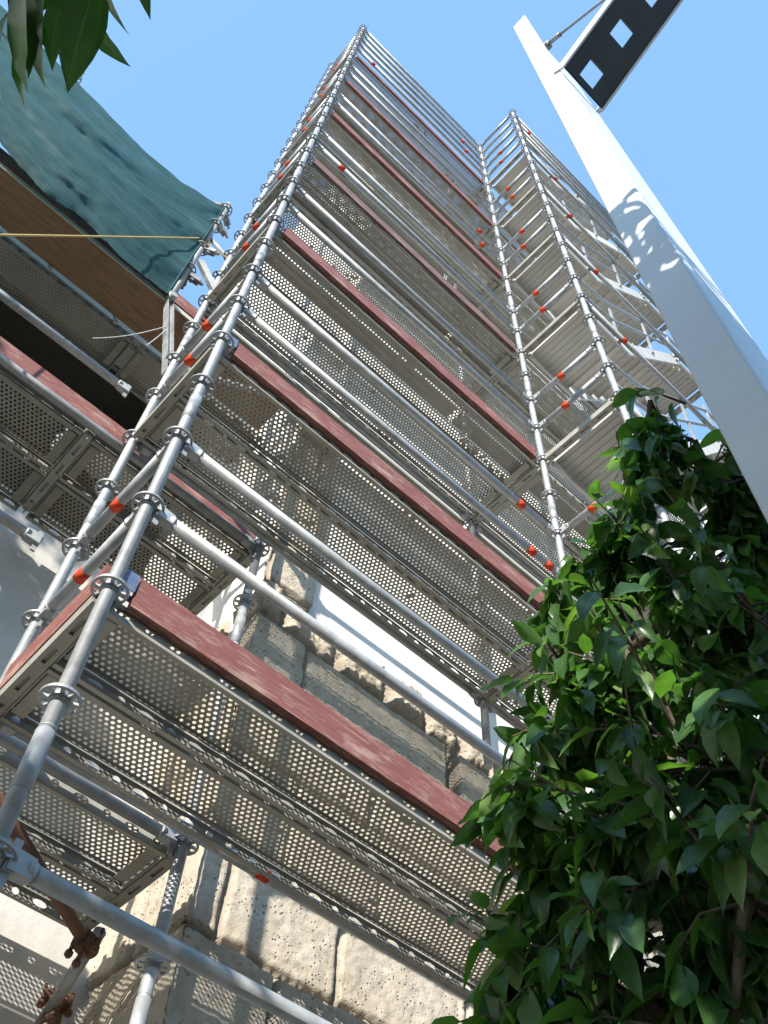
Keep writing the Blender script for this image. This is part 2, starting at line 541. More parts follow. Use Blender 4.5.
DW = .32
def plate_mesh(length, mat, var=0):
    def fn():
        rr = random.Random(40 + var)
        b = MB(); px, py = .0258, .0223; rows = 12
        half = rows * py / 2; zt = .030
        n = int((length - .10) / px); x0 = (length - n * px) / 2
        put = lambda x, y: (x, y, zt)
        for r in range(rows):
            y0 = -half + r * py
            off = px / 2 if r % 2 else 0
            m = n - 1 if r % 2 else n
            for k in range(m):
                xa, xb = x0 + off + k * px, x0 + off + (k + 1) * px
                clog = noise.noise((xa * 2.6 + var * 7, y0 * 5, var * 3.1)) > .52 and rr.random() < .4
                if clog or rr.random() < .004:                      # holes blocked with mortar and dirt
                    b.add([put(xa, y0), put(xb, y0), put(xb, y0 + py), put(xa, y0 + py)], [(0, 1, 2, 3)])
                    continue
                hr = .0076 * rr.uniform(.93, 1.04)
                perf_cell(b, xa, xb, y0, y0 + py, hr, hr, put)
            if r % 2:
                for xa, xb in ((x0, x0 + off), (x0 + n * px - off, x0 + n * px)):
                    b.add([(xa, y0, zt), (xb, y0, zt), (xb, y0 + py, zt), (xa, y0 + py, zt)], [(0, 1, 2, 3)])
        xs, xe = .03, length - .03
        for sy in (-1, 1):                                          # plain margins, a folded rib, then the side
            b.add([(xs, sy * half, zt), (xe, sy * half, zt), (xe, sy * (DW / 2 - .004), zt), (xs, sy * (DW / 2 - .004), zt)], [(0, 1, 2, 3)])
            b.box(((xs + xe) / 2, sy * (half + .007), zt - .006), (xe - xs, .004, .010))
        for xa, xb in ((xs, x0), (x0 + n * px, xe)):
            b.add([(xa, -half, zt), (xb, -half, zt), (xb, half, zt), (xa, half, zt)], [(0, 1, 2, 3)])
        return b.mesh('perforated_plate', M[mat])
    return cached(('plate', round(length, 3), mat, var), fn)
def channel_mesh(length, mat):
    """Side of a deck: web with alternating long and round slots, lip folded inwards (towards -y)."""
    def fn():
        b = MB(); xs, xe = .03, length - .03; zt, zb = .030, -.038
        put = lambda x, z: (x, 0, z)
        n = int((xe - xs) / .105); st = (xe - xs) / n
        b.add([put(xs, zt), put(xe, zt), put(xe, .012), put(xs, .012)], [(0, 1, 2, 3)])
        b.add([put(xs, -.024), put(xe, -.024), put(xe, zb), put(xs, zb)], [(0, 1, 2, 3)])
        for k in range(n):
            perf_cell(b, xs + k * st, xs + (k + 1) * st, -.024, .012, .034 if k % 2 else .017, .0155, put)
        b.box(((xs + xe) / 2, -.008, zb - .002), (xe - xs, .020, .004))
        return b.mesh('side_channel', M[mat])
    return cached(('chan', round(length, 3), mat), fn)
def end_mesh(mat):
    def fn():
        b = MB()
        b.box((.032, 0, -.004), (.006, DW - .012, .064))
        for y in (-.11, .11):
            b.box((.006, y, .0), (.046, .03, .012))
            b.box((-.016, y, .015), (.012, .03, .04))
        b.box((.07, 0, -.02), (.05, DW - .08, .006))
        return b.mesh('end_plate', M[mat])
    return cached(('end', mat), fn)
def make_deck(x, y, z, length, label, group, mat='deck', var=0):
    t = thing('scaffold_deck', label, 'scaffold deck', (x, y, z), group)
    link('perforated_plate', plate_mesh(length, mat, var), t, (x, y, z))
    link('side_channel', channel_mesh(length, mat), t, (x, y + DW / 2, z))
    link('side_channel', channel_mesh(length, mat), t, (x + length, y - DW / 2, z), (0, 0, PI))
    link('end_plate', end_mesh(mat), t, (x, y, z))
    link('end_plate', end_mesh(mat), t, (x + length, y, z), (0, 0, PI))
    return t
deck_proto = {}; _dc = [0]
def deck(x, y, z, length, label, group, mat='deck'):
    var = _dc[0] % 4; _dc[0] += 1
    k = (round(length, 3), mat, group, var)
    if k not in deck_proto:
        deck_proto[k] = make_deck(x, y, z, length, label, group, mat, var)
        return deck_proto[k]
    return copy_tree(deck_proto[k], (x, y, z), label)

# ------------------------------------------------------------------ main scaffold (two bays)
T = thing('scaffold', 'tall galvanized ring-lock tube scaffold filling the middle of the view, beside the stair tower', 'scaffold', (0, 0, GZ))
RZ = [z / 2 for z in range(-5, 32)]
for x, y in ((0, 0), (0, W), (L, 0), (L, W), (X2, 0), (X2, W)):
    sing = (-1.2, 5.6) if (x, y) != (X2, 0) and (x, y) != (X2, W) else (90, 91)
    if (x, y) == (L, W):                       # the wall-side upright starts again above the stonework
        standard(T, x, y, GZ, 1.3, [z for z in RZ if z < 1.3], sing)
        standard(T, x, y, 2.46, TOP, [z for z in RZ if z > 2.6], sing)
    else:
        standard(T, x, y, GZ, TOP, RZ, sing)
FR = {(7.0): .13, (3.5): .0}
tapes0 = {3.5: (.875, .935), 4.0: (.862,), 7.5: (.13,), 9.5: (.865,), 10.0: (.86,), 13.5: (.13,), 14.0: (.85,)}
for k in [-1] + LEVELS:
    for dz in (.5, 1.0):
        z = k + dz
        ledger(T, (0, 0, z), (L, 0, z), tapes0.get(z, ()))
for z in (14.5, 15.0, 15.5):
    ledger(T, (0, 0, z), (L, 0, z), (.83,) if z == 14.5 else ())
for i, k in enumerate(LEVELS):
    ledger(T, (0, W, k), (L, W, k), (.47,) if k == 1 else ())
    ledger(T, (L, W, k), (X2, W, k))
    ledger(T, (L, W, k + 1), (X2, W, k + 1), (.3,) if k in (5, 9) else ())
    transom(T, 0, 0, W, k); transom(T, L, 0, W, k); transom(T, X2, 0, W, k)
    for dz in (.5, 1.0):
        ledger(T, (0, W, k + dz), (0, 0, k + dz), (.43,), name='end_rail')
ledger(T, (0, W, -.5), (0, 0, -.5), (), name='end_rail')
ledger(T, (0, W, 0), (0, 0, 0), (.5,), name='end_rail')
for z in (14.5, 15.0, 15.5):
    ledger(T, (0, W, z), (0, 0, z), (), name='end_rail')

ya, yb = .045 + DW / 2, .385 + DW / 2
for i, k in enumerate(LEVELS):
    for y, nm in ((ya, 'street-side'), (yb, 'wall-side')):
        deck(0, y, k, L, f'perforated galvanized deck strip of the main scaffold face, {nm} row, {ORD[i]} level up', 'perforated decks of the main bay')
for i, k in enumerate(LEVELS):
    for y, nm in ((ya, 'stair-side'), (yb, 'wall-side')):
        deck(L, y, k, X2 - L, f'perforated galvanized deck strip behind the stair tower, {nm} row, {ORD[i]} level up', 'perforated decks behind the stairs')

gapm = {}
for i, k in enumerate(LEVELS[2:]):
    for bay, (xa, xb) in enumerate(((0, L), (L, X2))):
        if bay not in gapm:
            b = MB(); ln = xb - xa; wd = .15
            b.box((ln / 2, 0, .028), (ln - .06, wd, .004))
            for sy in (-1, 1):
                b.box((ln / 2, sy * (wd / 2 - .002), .0), (ln - .06, .004, .052)); b.box((ln / 2, sy * (wd / 2 - .012), -.028), (ln - .06, .022, .004))
            b.box((ln / 2, 0, .012), (ln - .06, .02, .028))
            gapm[bay] = b.mesh('gap_plank', M['deck_old'])
        thing('gap_plank', f"narrow dull steel plank beside the wall, {'main face' if bay == 0 else 'behind the stair tower'}, {ORD[i + 2]} level up", 'gap plank',
              (xa, W + .045 + .075, k), 'narrow steel planks beside the wall', gapm[bay])

# toe boards on the street side
def toe_board(x0, x1, y, z, label, mat='red', h=.15, th=.03, group='red-brown toe boards', jag=False):
    n = 26
    b = MB(); ln = x1 - x0
    vs = []
    for i in range(n + 1):
        x = ln * i / n
        wob = .0018 * noise.noise((x * 2.3 + z * 3, z, y)); w2 = .0022 * noise.noise((x * 9 + z, 3, z))
        for yy, zz in ((-th / 2 + wob, .003 + w2), (th / 2 + wob, .003), (th / 2 + wob, h), (-th / 2 + wob, h + w2)):
            vs.append((x, yy, zz))
    fs = []
    for i in range(n):
        for j in range(4):
            q = (j + 1) % 4
            fs.append((4 * i + j, 4 * i + q, 4 * i + 4 + q, 4 * i + 4 + j))
    fs += [(3, 2, 1, 0), tuple(4 * n + j for j in range(4))]
    b.add(vs, fs)
    t = thing('toe_board', label, 'toe board', (x0, y, z), group, b.mesh('toe_board', M[mat]))
    return t
for i, k in enumerate(LEVELS):
    zz = k
    t = toe_board(.085, L - .06, .022, zz, f'red-brown wooden toe board on edge along the main scaffold face, {ORD[i]} level up', 'red_dark' if k == 7 else 'red')
    b = MB()
    b.box((.036, .0, .075), (.006, .040, .13)); b.box((.052, -.021, .10), (.05, .004, .085)); b.box((.052, -.021, .035), (.026, .004, .03))
    b.box((.075, .021, .07), (.09, .004, .03))
    link('board_bracket', b.mesh('board_bracket', M['blue_steel']), t, (0, .022, zz))
t = toe_board(.06, W - .06, .0, 1.0, 'short red end board between the two left standards, lowest level', 'red')
t.location = (-.012, .06, 1.03); t.rotation_euler = (0, 0, PI / 2)

# ------------------------------------------------------------------ stair tower
S = thing('stair_tower', 'narrow galvanized scaffold stair tower standing forward at right, behind the white post', 'stair tower', (L, -W2, GZ))
for x, sing in ((L, (-.2, 16)), (X2, (3, 16))):
    standard(S, x, -W2, GZ, TOP, RZ, sing)
for i, k in enumerate(LEVELS):
    transom(S, L, -W2, 0, k); transom(S, X2, -W2, 0, k)
    for dz in (.5, 1.0):
        ledger(S, (L, 0, k + dz), (L, -W2, k + dz), (.42 + .04 * ((i + int(dz)) % 2),), name='end_rail')
        ledger(S, (X2, 0, k + dz), (X2, -W2, k + dz), (), name='end_rail')
    ledger(S, (L, -W2, k), (X2, -W2, k), (.22,) if k in (7, 11) else (.24,), name='ledger')
for z in (14.5, 15.0, 15.5):
    ledger(S, (L, 0, z), (L, -W2, z), (), name='end_rail')
for z in (14.0, 14.5, 15.0, 15.5):
    ledger(S, (L, -W2, z), (X2, -W2, z), (.12,) if z == 15 else ())

def tread_mesh(d, wd):
    b = MB()
    b.box((0, 0, 0), (d, wd, .006))
    for s_ in (-1, 1):
        b.box((s_ * (d / 2 - .002), 0, -.014), (.004, wd, .028))
    n = max(2, int(d / .055))
    for i in range(1, n):
        b.box((-d / 2 + d * i / n, 0, -.006), (.003, wd, .007))
    return b
def make_stair(z0, label):
    t = thing('scaffold_stair', label, 'stair', (L, -W2, z0), 'aluminium stairs stacked in the tower')
    y0, y1 = -W2 + .055, -.055
    wd = y1 - y0 - .012; yc = (y0 + y1) / 2
    xa, xb = .60, 2.06
    prof = [(.05, .0), (xa, .0), (xb, 2.0), (X2 - L - .05, 2.0)]
    for y in (y0, y1):
        b = MB()
        b.obox((L + .05, y, z0 - .012), (L + xa + .05, y, z0 - .012), .022, .13)
        b.obox((L + xa + .01, y, z0 - .03), (L + xb - .01, y, z0 + 1.97), .020, .155)
        b.obox((L + xb - .05, y, z0 + 1.988), (X2 - .05, y, z0 + 1.988), .022, .13)
        me = b.mesh('stringer', M['alu'])
        me.transform(Matrix.Translation((-L, W2, -z0)))
        link('stringer', me, t, (L, -W2, z0))
    n = 8
    me = tread_mesh(.208, wd).mesh('tread', M['alu'])
    for i in range(n):
        f = (i + .5) / n
        link('tread', me, t, (L + xa + (xb - xa) * f, yc, z0 + 2.0 * (i + 1) / (n + 1)))
    mel = tread_mesh(.51, wd).mesh('landing', M['alu'])
    link('landing', mel, t, (L + .32, yc, z0 + .03))
    link('landing', mel, t, (X2 - .31, yc, z0 + 2.03))
    for hh, nm in ((.48, 'mid_rail'), (.98, 'handrail')):
        b = MB()
        y = y0 - .022
        pts = [(L + .02, y, z0 + hh - .06), (L + .30, y, z0 + hh - .02), (L + xa, y, z0 + hh + .12), (L + xb + .02, y, z0 + 2.0 + hh * .72), (X2 - .03, y, z0 + 2.0 + hh * .8)]
        pts = [(p[0] - L, p[1] + W2, p[2] - z0) for p in pts]
        b.path(pts, .0165, 10)
        link(nm, b.mesh(nm, M['tube']), t, (L, -W2, z0))
    for x, zb in ((.55, .0), (1.33, 1.0), (2.02, 1.9)):
        b = MB(); b.obox((x, .033, zb - .02), (x + .10, .033, zb + .98), .018, .03)
        link('rail_post', b.mesh('rail_post', M['tube']), t, (L, -W2, z0))
    return t
st = make_stair(1, 'aluminium platform stair in the tower, flight rising from the lowest deck level, mostly behind leaves')
for i, k in enumerate([3, 5, 7, 9, 11, 13]):
    nm = ['second', 'third', 'fourth', 'fifth', 'sixth', 'topmost'][i]
    copy_tree(st, (L, -W2, k), f'aluminium platform stair in the tower, flight rising from the {nm} deck level')

# ------------------------------------------------------------------ left scaffold
XG, YG, YI = .90, .83, 1.53
XC, XL = -.19, -1.76
LF = thing('scaffold', 'weathered left scaffold carrying the green net, set back against the white wall', 'scaffold', (XL, YG, GZ))
lz = [z / 2 for z in range(-5, 10)]
standard(LF, XG, YG, GZ, 4.8, lz, (-1, 4.9))
standard(LF, XG, YI, GZ, .74, [z / 2 for z in range(-5, 2)], (-1, 1))
standard(LF, XC, YG, GZ, 1.62, [z / 2 for z in range(-5, 4)], (-1, 2))
standard(LF, XL, YG, GZ, 7.2, [z / 2 for z in range(-5, 15)], (-1, 8))
standard(LF, XL, YI, GZ, 5.6, [z / 2 for z in range(-5, 12)], (90, 91))
standard(LF, XC, YI, GZ, 2.2, [z / 2 for z in range(-5, 5)], (90, 91))
# console upright above the bracket
cu = standard(LF, XC - .02, .86, 4.86, 7.24, [5.5, 6.0, 6.6, 7.08], (0, 9), name='console_upright')
b = MB()
for dx in (-.022, .022):
    b.obox((.0 + dx, W + .03, 3.86), (XC - .02 + dx, .87, 4.9), .006, .055, up=(0, 1, 0))
b.obox((.0, W + .03, 3.86), (XC - .02, .87, 4.9), .040, .006, up=(0, 1, 0))
b.obox((.0, W + .03, 3.99), (XG - .05, .87, 4.84), .030, .030, up=(0, 1, 0))
b.path([(XC - .02, .80, 4.88), (XC - .02, .92, 4.88)], .03, 12)
link('console_bracket', b.mesh('console_bracket', M['tube_old']), LF, (0, 0, 0))
for z, a in ((7.02, .6), (6.55, 2.2), (6.0, -.5), (5.5, 1.2), (5.42, -.2), (6.08, 2.9), (6.68, .2), (7.12, 2.8)):
    b = MB(); c = Vector((XC - .02, .86, z)); d = Vector((math.cos(a), math.sin(a), -.25)).normalized()
    b.obox(c + d * .028, c + d * .12, .045, .05); b.obox(c + d * .06 + Vector((0, 0, -.06)), c + d * .06 + Vector((0, 0, .06)), .03, .02, up=(1, 0, 0))
    b.path([c + d * .03, c + d * .15], .012, 8)
    link('clamp', b.mesh('clamp', M['fitting']), LF, (0, 0, 0))
ledger(LF, (XL, YG, 1.0), (XG, YG, 1.0), mat='tube')
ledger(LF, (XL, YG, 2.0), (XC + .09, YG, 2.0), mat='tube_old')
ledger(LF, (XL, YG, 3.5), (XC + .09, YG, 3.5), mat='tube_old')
ledger(LF, (XL, YG, 3.0), (XG, YG, 2.985), mat='tube_old')
b = MB(); b.path([(XC - .02, .88, 6.35), (.0, .80, 6.05), (.0, .78, 5.6)], .02, 10)
b.obox((XC + .02, .80, 5.62), (.06, .70, 5.05), .045, .05)
link('brace', b.mesh('brace', M['tube_old']), LF, (0, 0, 0))
for z in (1, 3):
    transom(LF, XG, YG, YI, z); transom(LF, XC, YG, YI, z); transom(LF, XL, YG, YI, z)
for z, nm in ((1, 'lowest'), (3, 'second')):
    for y, row in ((YG + .05 + DW / 2, 'street-side'), (YG + .05 + DW * 1.5 + .02, 'wall-side')):
        m_ = 'deck' if z == 1 else 'deck_old'
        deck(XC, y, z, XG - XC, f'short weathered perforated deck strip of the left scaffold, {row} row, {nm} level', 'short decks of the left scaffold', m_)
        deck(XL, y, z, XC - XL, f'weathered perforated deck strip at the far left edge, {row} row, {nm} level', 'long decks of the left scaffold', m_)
y5 = YG + .05 + DW * 1.5 + .06
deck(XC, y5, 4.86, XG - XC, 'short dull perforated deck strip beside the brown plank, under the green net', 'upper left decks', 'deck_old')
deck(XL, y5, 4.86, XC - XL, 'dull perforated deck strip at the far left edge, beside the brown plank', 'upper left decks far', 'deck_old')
# brown plank deck
b = MB(); n = 40
vs = []; fs = []
for i in range(n + 1):
    x = XL - .5 + (XG - XL + .45) * i / n
    dz = .006 * noise.noise((x * 1.4, 1, 2))
    for yy, zz in ((.875, 4.845), (1.20, 4.845), (1.20, 4.89), (.875, 4.89)):
        vs.append((x, yy, zz + dz))
for i in range(n):
    for j in range(4):
        q = (j + 1) % 4; fs.append((4 * i + j, 4 * i + q, 4 * i + 4 + q, 4 * i + 4 + j))
fs += [(3, 2, 1, 0), tuple(4 * n + j for j in range(4))]
b.add(vs, fs)
pk = thing('deck_plank', 'wide brown stained timber plank deck under the green net at upper left', 'plank', (0, 0, 0), None, b.mesh('deck_plank', M['plank']))
b = MB()
for x, y in ((-.95, 1.19), (-.42, 1.2), (-1.5, 1.2)):
    b.path([(x, y, 4.845), (x + .03, y, 4.78)], .008, 8); b.path([(x + .028, y, 4.80), (x + .032, y, 4.775)], .016, 6)
link('bolt', b.mesh('bolt', M['fitting']), pk, (0, 0, 0))
b = MB(); b.box(((XL - .5 + XG) / 2, .868, 4.868), (XG - XL + .4, .008, .05))
link('edge_strip', b.mesh('edge_strip', M['alu']), pk, (0, 0, 0))
toe_board(XL - .4, XG - .02, .87, 4.895, 'red-brown toe board along the upper left plank, below the green net', 'red', group=None)
toe_board(XL - .4, XG - .03, .85, 3.02, 'red-brown toe board of the left scaffold, running behind the two left standards', 'red', group=None)
# white plastic bundle
b = MB(); n = 16
vs = []; fs = []
for i in range(n):
    for j in range(n):
        a, c_ = i / (n - 1), j / (n - 1)
        x = -.52 + .5 * a; y = .90 + .22 * c_
        h_ = .30 * math.sin(PI * a) ** .6 * math.sin(PI * min(1, c_ + .12)) ** .7
        h_ *= .75 + .5 * noise.noise((x * 9, y * 9, 3)) + .25 * noise.noise((x * 25, y * 25, 1))
        vs.append((x + .02 * noise.noise((x * 20, y * 20, 7)), y + .02 * noise.noise((x * 20, y * 20, 9)), 3.04 + max(0, h_)))
for i in range(n - 1):
    for j in range(n - 1):
        fs.append((i * n + j, (i + 1) * n + j, (i + 1) * n + j + 1, i * n + j + 1))
b.add(vs, fs, True)
o = thing('plastic_sheet', 'crumpled white plastic sheet lying behind the left red toe board', 'plastic sheet', (.22, 0, 0), None, b.mesh('plastic_sheet', M['plastic']))

# rusty tie tube with couplers
p0 = Vector((-.06, .73, .83)); p1 = Vector((.785, 1.17, .69))
b = MB(); b.path([p0, p1 + (p1 - p0).normalized() * .06], .0242, 16)
rt = thing('rusty_tube', 'rust-brown diagonal tie tube clamped below the lowest deck at left', 'tube', (0, 0, 0), None, b.mesh('rusty_tube', M['rust']))
def coupler(c, a, mat='rust'):
    b = MB(); c = Vector(c); a = Vector(a).normalized()
    b.path([c - a * .028, c + a * .028], .038, 12)
    s1 = a.cross(Vector((0, 0, 1))).normalized(); s2 = a.cross(s1)
    for s_ in (s1, -s1, s2):
        b.obox(c + s_ * .03 - a * .02, c + s_ * .03 + a * .025, .03, .036, up=s_)
        b.path([c + s_ * .055 - s2 * .05, c + s_ * .055 + s2 * .055], .008, 8)
        b.path([c + s_ * .055 + s2 * .03, c + s_ * .055 + s2 * .047], .016, 6)
    return b.mesh('coupler', M[mat])
dv = (p1 - p0).normalized()
link('coupler', coupler(p1, dv), rt, (0, 0, 0))
link('coupler', coupler(p0 + dv * .03, dv), rt, (0, 0, 0))
q0 = p1 + Vector((.02, -.05, .03)); q1 = Vector((.895, 1.60, .60))
b = MB(); b.path([q0, q1], .0242, 16)
tt = thing('tie_tube', 'short pale tie tube joining the rusty tube to the wall-side standard at lower left', 'tube', (0, 0, 0), None, b.mesh('tie_tube', M['tube_old']))
link('coupler', coupler(Vector((.885, 1.50, .65)), (q1 - q0)), tt, (0, 0, 0))
link('coupler', coupler(Vector((.90, 1.53, .60)), (0, 0, 1)), tt, (0, 0, 0))

# ------------------------------------------------------------------ green net
nu, nv = 90, 40
def lerp_pts(pts, t):
    for (a, pa), (b_, pb) in zip(pts, pts[1:]):
        if t <= b_:
            f = (t - a) / (b_ - a); return [x + (y - x) * f for x, y in zip(pa, pb)]
    return list(pts[-1][1])
topc = [(0, (-2.75, 7.30)), (.28, (-2.06, 7.11)), (.53, (-1.43, 6.97)), (.68, (-1.03, 6.85)), (.84, (-.62, 6.88)), (1, (-.23, 7.08))]
botc = [(0, (-2.75, 5.5)), (.35, (-1.62, 5.10)), (.55, (-1.24, 4.94)), (.68, (-.98, 5.02)), (.84, (-.60, 4.92)), (1, (-.245, 4.93))]
vs = []; uvs = []
for i in range(nu + 1):
    t = i / nu
    tx, tz = lerp_pts(topc, t); bx_, bz = lerp_pts(botc, t)
    for j in range(nv + 1):
        s_ = j / nv
        x = bx_ + (tx - bx_) * s_; z = bz + (tz - bz) * s_
        e = math.sin(PI * s_) ** .7
        k = min(1, (1 - t) * 9 + .25)
        q = z - .10 * x                                           # folds run along the net, fanning out of the tied corner
        fan = (s_ - .45) * (1.25 - .6 * t)
        f1 = .075 * noise.noise((t * 1.7, fan * 4.2 + t * 1.1, .4)) + .030 * noise.noise((t * 2.0, fan * 9 - t * 1.6, 2))
        f2 = .012 * noise.noise((t * 3.5, fan * 22 + t * 4, 5)) + .007 * noise.noise((x * 3, z * 19 + x * 5, 8)) + .007 * noise.noise((x * 9, z * 12, 4))
        y = .775 + .05 * t ** 3 + (-.05 * e * math.sin(PI * t) + (f1 + f2) * (.35 + .65 * e)) * k
        if t > .93:
            y += .03 * (t - .93) / .07 * math.sin(s_ * 17)
        z += .02 * noise.noise((x * 7, 1, s_ * 3)) * (1 - e) + .030 * noise.noise((x * 17, 4, 0)) * (1 - s_) ** 6 + .012 * noise.noise((x * 40, 4, 0)) * (1 - s_) ** 12
        kk = (2.0357 + y) / (2.0357 + .86)
        x = CAM.x + (x - CAM.x) * kk; z = CAM.z + (z - CAM.z) * kk
        vs.append((x, min(y, .845), z)); uvs.append((t * 2.5, s_ * 2))
fs = [(i * (nv + 1) + j, (i + 1) * (nv + 1) + j, (i + 1) * (nv + 1) + j + 1, i * (nv + 1) + j + 1) for i in range(nu) for j in range(nv)]
b = MB(); b.add(vs, fs, True)
me = b.mesh('debris_net', M['net'])
ul = me.uv_layers.new(name='UVMap')
for lp in me.loops:
    ul.data[lp.index].uv = uvs[lp.vertex_index]
nett = thing('debris_net', 'torn green debris netting stretched along the upper left scaffold', 'net', (0, 0, 0), None, me)
b = MB(); hem = [vs[nu * (nv + 1) + j] for j in range(nv + 1)]
b.path([(p[0] + .004, p[1], p[2]) for p in hem], .010, 6)
link('hem', b.mesh('hem', M['net']), nett, (0, 0, 0))

# rope and wire
def sag(p0, p1, s_, n=24):
    p0 = Vector(p0); p1 = Vector(p1)
    return [p0.lerp(p1, i / n) + Vector((0, 0, -s_ * math.sin(PI * i / n))) for i in range(n + 1)]
ra = Vector((-.255, .835, 6.10)); rb = cam_ray(0, 235, 5.4)
b = MB(); b.path(sag(ra, ra + (rb - ra) * 1.5, .0), .0065, 8)
b.ring((XC - .02, .86, 6.12), .026, .042, .03, 14)
b.path(sag(ra + Vector((.05, 0, 0)), (.02, .75, 5.95), .03, 10), .005, 6)
thing('rope', 'straight yellow rope tied to the net upright, crossing the green net', 'rope', (0, 0, 0), None, b.mesh('rope', M['rope']))
b = MB(); b.path(sag((-.14, .82, 4.45), (-.46, .82, 3.72), .05), .0035, 6); b.path(sag((-.13, .82, 4.43), (-.19, .80, 4.02), .02), .0035, 6)
thing('tie_wire', 'thin pale wire dangling from the bracket below the brown plank', 'wire', (0, 0, 0), None, b.mesh('tie_wire', M['wire']))

# ------------------------------------------------------------------ building
XW, YW, YL = 1.08, 1.00, 1.70
ZS = 3.06
B = thing('building', 'old stone building with white plaster above, behind the scaffolds', 'building', (XW, YW, GZ))

def hash01(*a):
    v = math.sin(sum(x * y for x, y in zip(a, (12.9898, 78.233, 37.719)))) * 43758.5453
    return v - math.floor(v)
courses = [GZ - .1, -2.55, -2.05, -1.58, -1.1, -.62, -.12, .36, .845, 1.33, 1.81, 2.29, 2.76, 3.08]
def stone_grid(u0, u1, z0, z1, du, put, seed, rubble_z=2.74):
    """A wall face of squared blocks: joints are recessed, faces are rough and the edges worn."""
    nu_ = int((u1 - u0) / du); nz = int((z1 - z0) / du)
    cuts = {}
    for ci in range(len(courses) - 1):
        u = u0 - .4 * hash01(seed, ci, 3); row = [u]
        while u < u1 + 1:
            big = courses[ci] < rubble_z - .1
            u += (.50 + .48 * hash01(seed, ci, len(row))) if big else (.24 + .2 * hash01(seed, ci, len(row)))
            row.append(u)
        cuts[ci] = row
    if seed == 1:
        cuts[8] = [u0 - .2, u0 + .16, u0 + .77, u0 + 1.55, u0 + 2.2, u0 + 3.0, u0 + 3.9, u0 + 9]
        cuts[7] = [u0 - .2, u0 + .45, u0 + 1.1, u0 + 1.9, u0 + 2.6, u0 + 3.3, u0 + 9]
        cuts[11] = [u0 - .2, u0 + .36, u0 + 1.46, u0 + 1.54, u0 + 2.3, u0 + 3.1, u0 + 9]
    vs = []; jt = []
    for j in range(nz + 1):
        z = z0 + (z1 - z0) * j / nz
        for i in range(nu_ + 1):
            u = u0 + (u1 - u0) * i / nu_
            wu = u + .012 * noise.noise((u * 7, z * 7, seed)) + .022 * noise.noise((u * 2.2, z * 2.2, seed + 5))
            wz = z + .012 * noise.noise((u * 7, z * 7, seed + 9)) + .020 * noise.noise((u * 2.2, z * 2.2, seed + 15))
            ci = 0
            while ci < len(courses) - 2 and wz > courses[ci + 1]: ci += 1
            dz = min(wz - courses[ci], courses[ci + 1] - wz)
            row = cuts[ci]; du_ = 9; bi = 0
            for q, uu in enumerate(row):
                if abs(wu - uu) < du_: du_ = abs(wu - uu)
                if uu < wu: bi = q
            d = min(max(dz, 0), du_)
            rub = ci >= 12
            jw = .009 if not rub else .022
            rec = 1 - min(1, max(0, (d - jw) / (.013 if not rub else .05)))
            blk = (hash01(seed + 2, ci, bi) - .5) * (.024 if not rub else .07)
            rough = .0055 * noise.fractal((u * 7, z * 7, seed), 1, 2.1, 5) + .0045 * noise.noise((u * 22, z * 22, seed)) + .005 * noise.noise((u * 38, z * 52, seed + 3))
            if rub: rough *= 3.2
            hole = -.16 if (seed == 1 and ci == 11 and bi == 1 + 0 and False) else 0
            if seed == 1 and ci == 11 and u0 + 1.46 < wu < u0 + 1.54: hole = -.20
            dep = blk + rough - (.035 if not rub else .06) * rec ** 1.5 + hole
            vs.append(put(u, z, dep)); jt.append(min(1, rec * .8))
    fs = []
    for j in range(nz):
        for i in range(nu_):
            a = j * (nu_ + 1) + i
            fs.append((a, a + 1, a + nu_ + 2, a + nu_ + 1))
    return vs, fs, jt
def stone_obj(name, args):
    vs, fs, jt = stone_grid(*args)
    b = MB(); b.add(vs, fs, True)
    me = b.mesh(name, M['stone'])
    at = me.attributes.new('joint', 'FLOAT', 'POINT'); at.data.foreach_set('value', jt)
    link(name, me, B, (0, 0, 0))
stone_obj('stone_wall', (XW, 4.2, -.7, ZS, .0125, lambda u, z, d: (u, YW - d, z), 1))
stone_obj('stone_wall', (4.2, 12.0, -.7, ZS, .06, lambda u, z, d: (u, YW - d, z), 2))
stone_obj('stone_wall', (XW, 12.0, GZ, -.7, .08, lambda u, z, d: (u, YW - d, z), 3))
stone_obj('stone_return', (YW - .01, YL + .05, -.7, 5.2, .0125, lambda u, z, d: (XW - d, u, z), 4))
stone_obj('stone_return', (YW - .01, YL + .05, GZ, -.7, .06, lambda u, z, d: (XW - d, u, z), 5))
courses = [3.08, 3.42, 3.75, 4.1, 4.5, 4.85, 5.25]
stone_obj('quoin_stones', (XW, 1.42, ZS, 5.2, .0125, lambda u, z, d: (u, YW - d - .01, z), 6))
b = MB()
b.box(((1.42 + 12) / 2, 1.035 + 2.0, (ZS - .02 + 14.2) / 2), (12 - 1.42, 4.0, 14.2 - ZS + .02))
link('plaster_wall', b.mesh('plaster_wall', M['plaster']), B, (0, 0, 0))
b = MB(); b.box(((XW + .03 + 12) / 2, YW + .08 + 2, (GZ + 5.3) / 2), (12 - XW - .05, 3.9, 5.3 - GZ))
b.box(((XW + 1.42) / 2 + .01, 1.1 + 2, 9.7), (1.42 - XW, 3.9, 9.0))
link('wall_core', b.mesh('wall_core', M['plaster']), B, (0, 0, 0))
b = MB(); wx0, wx1, wz0, wz1 = -2.4, .72, 3.3, 5.75
xl_, xr_ = -7.9, XW + .05
b.box(((xl_ + xr_) / 2, YL + .15, (GZ + wz0) / 2), (xr_ - xl_, .3, wz0 - GZ))
b.box(((xl_ + xr_) / 2, YL + .15, (wz1 + 6.1) / 2), (xr_ - xl_, .3, 6.1 - wz1))
b.box(((xl_ + wx0) / 2, YL + .15, (wz0 + wz1) / 2), (wx0 - xl_, .3, wz1 - wz0))
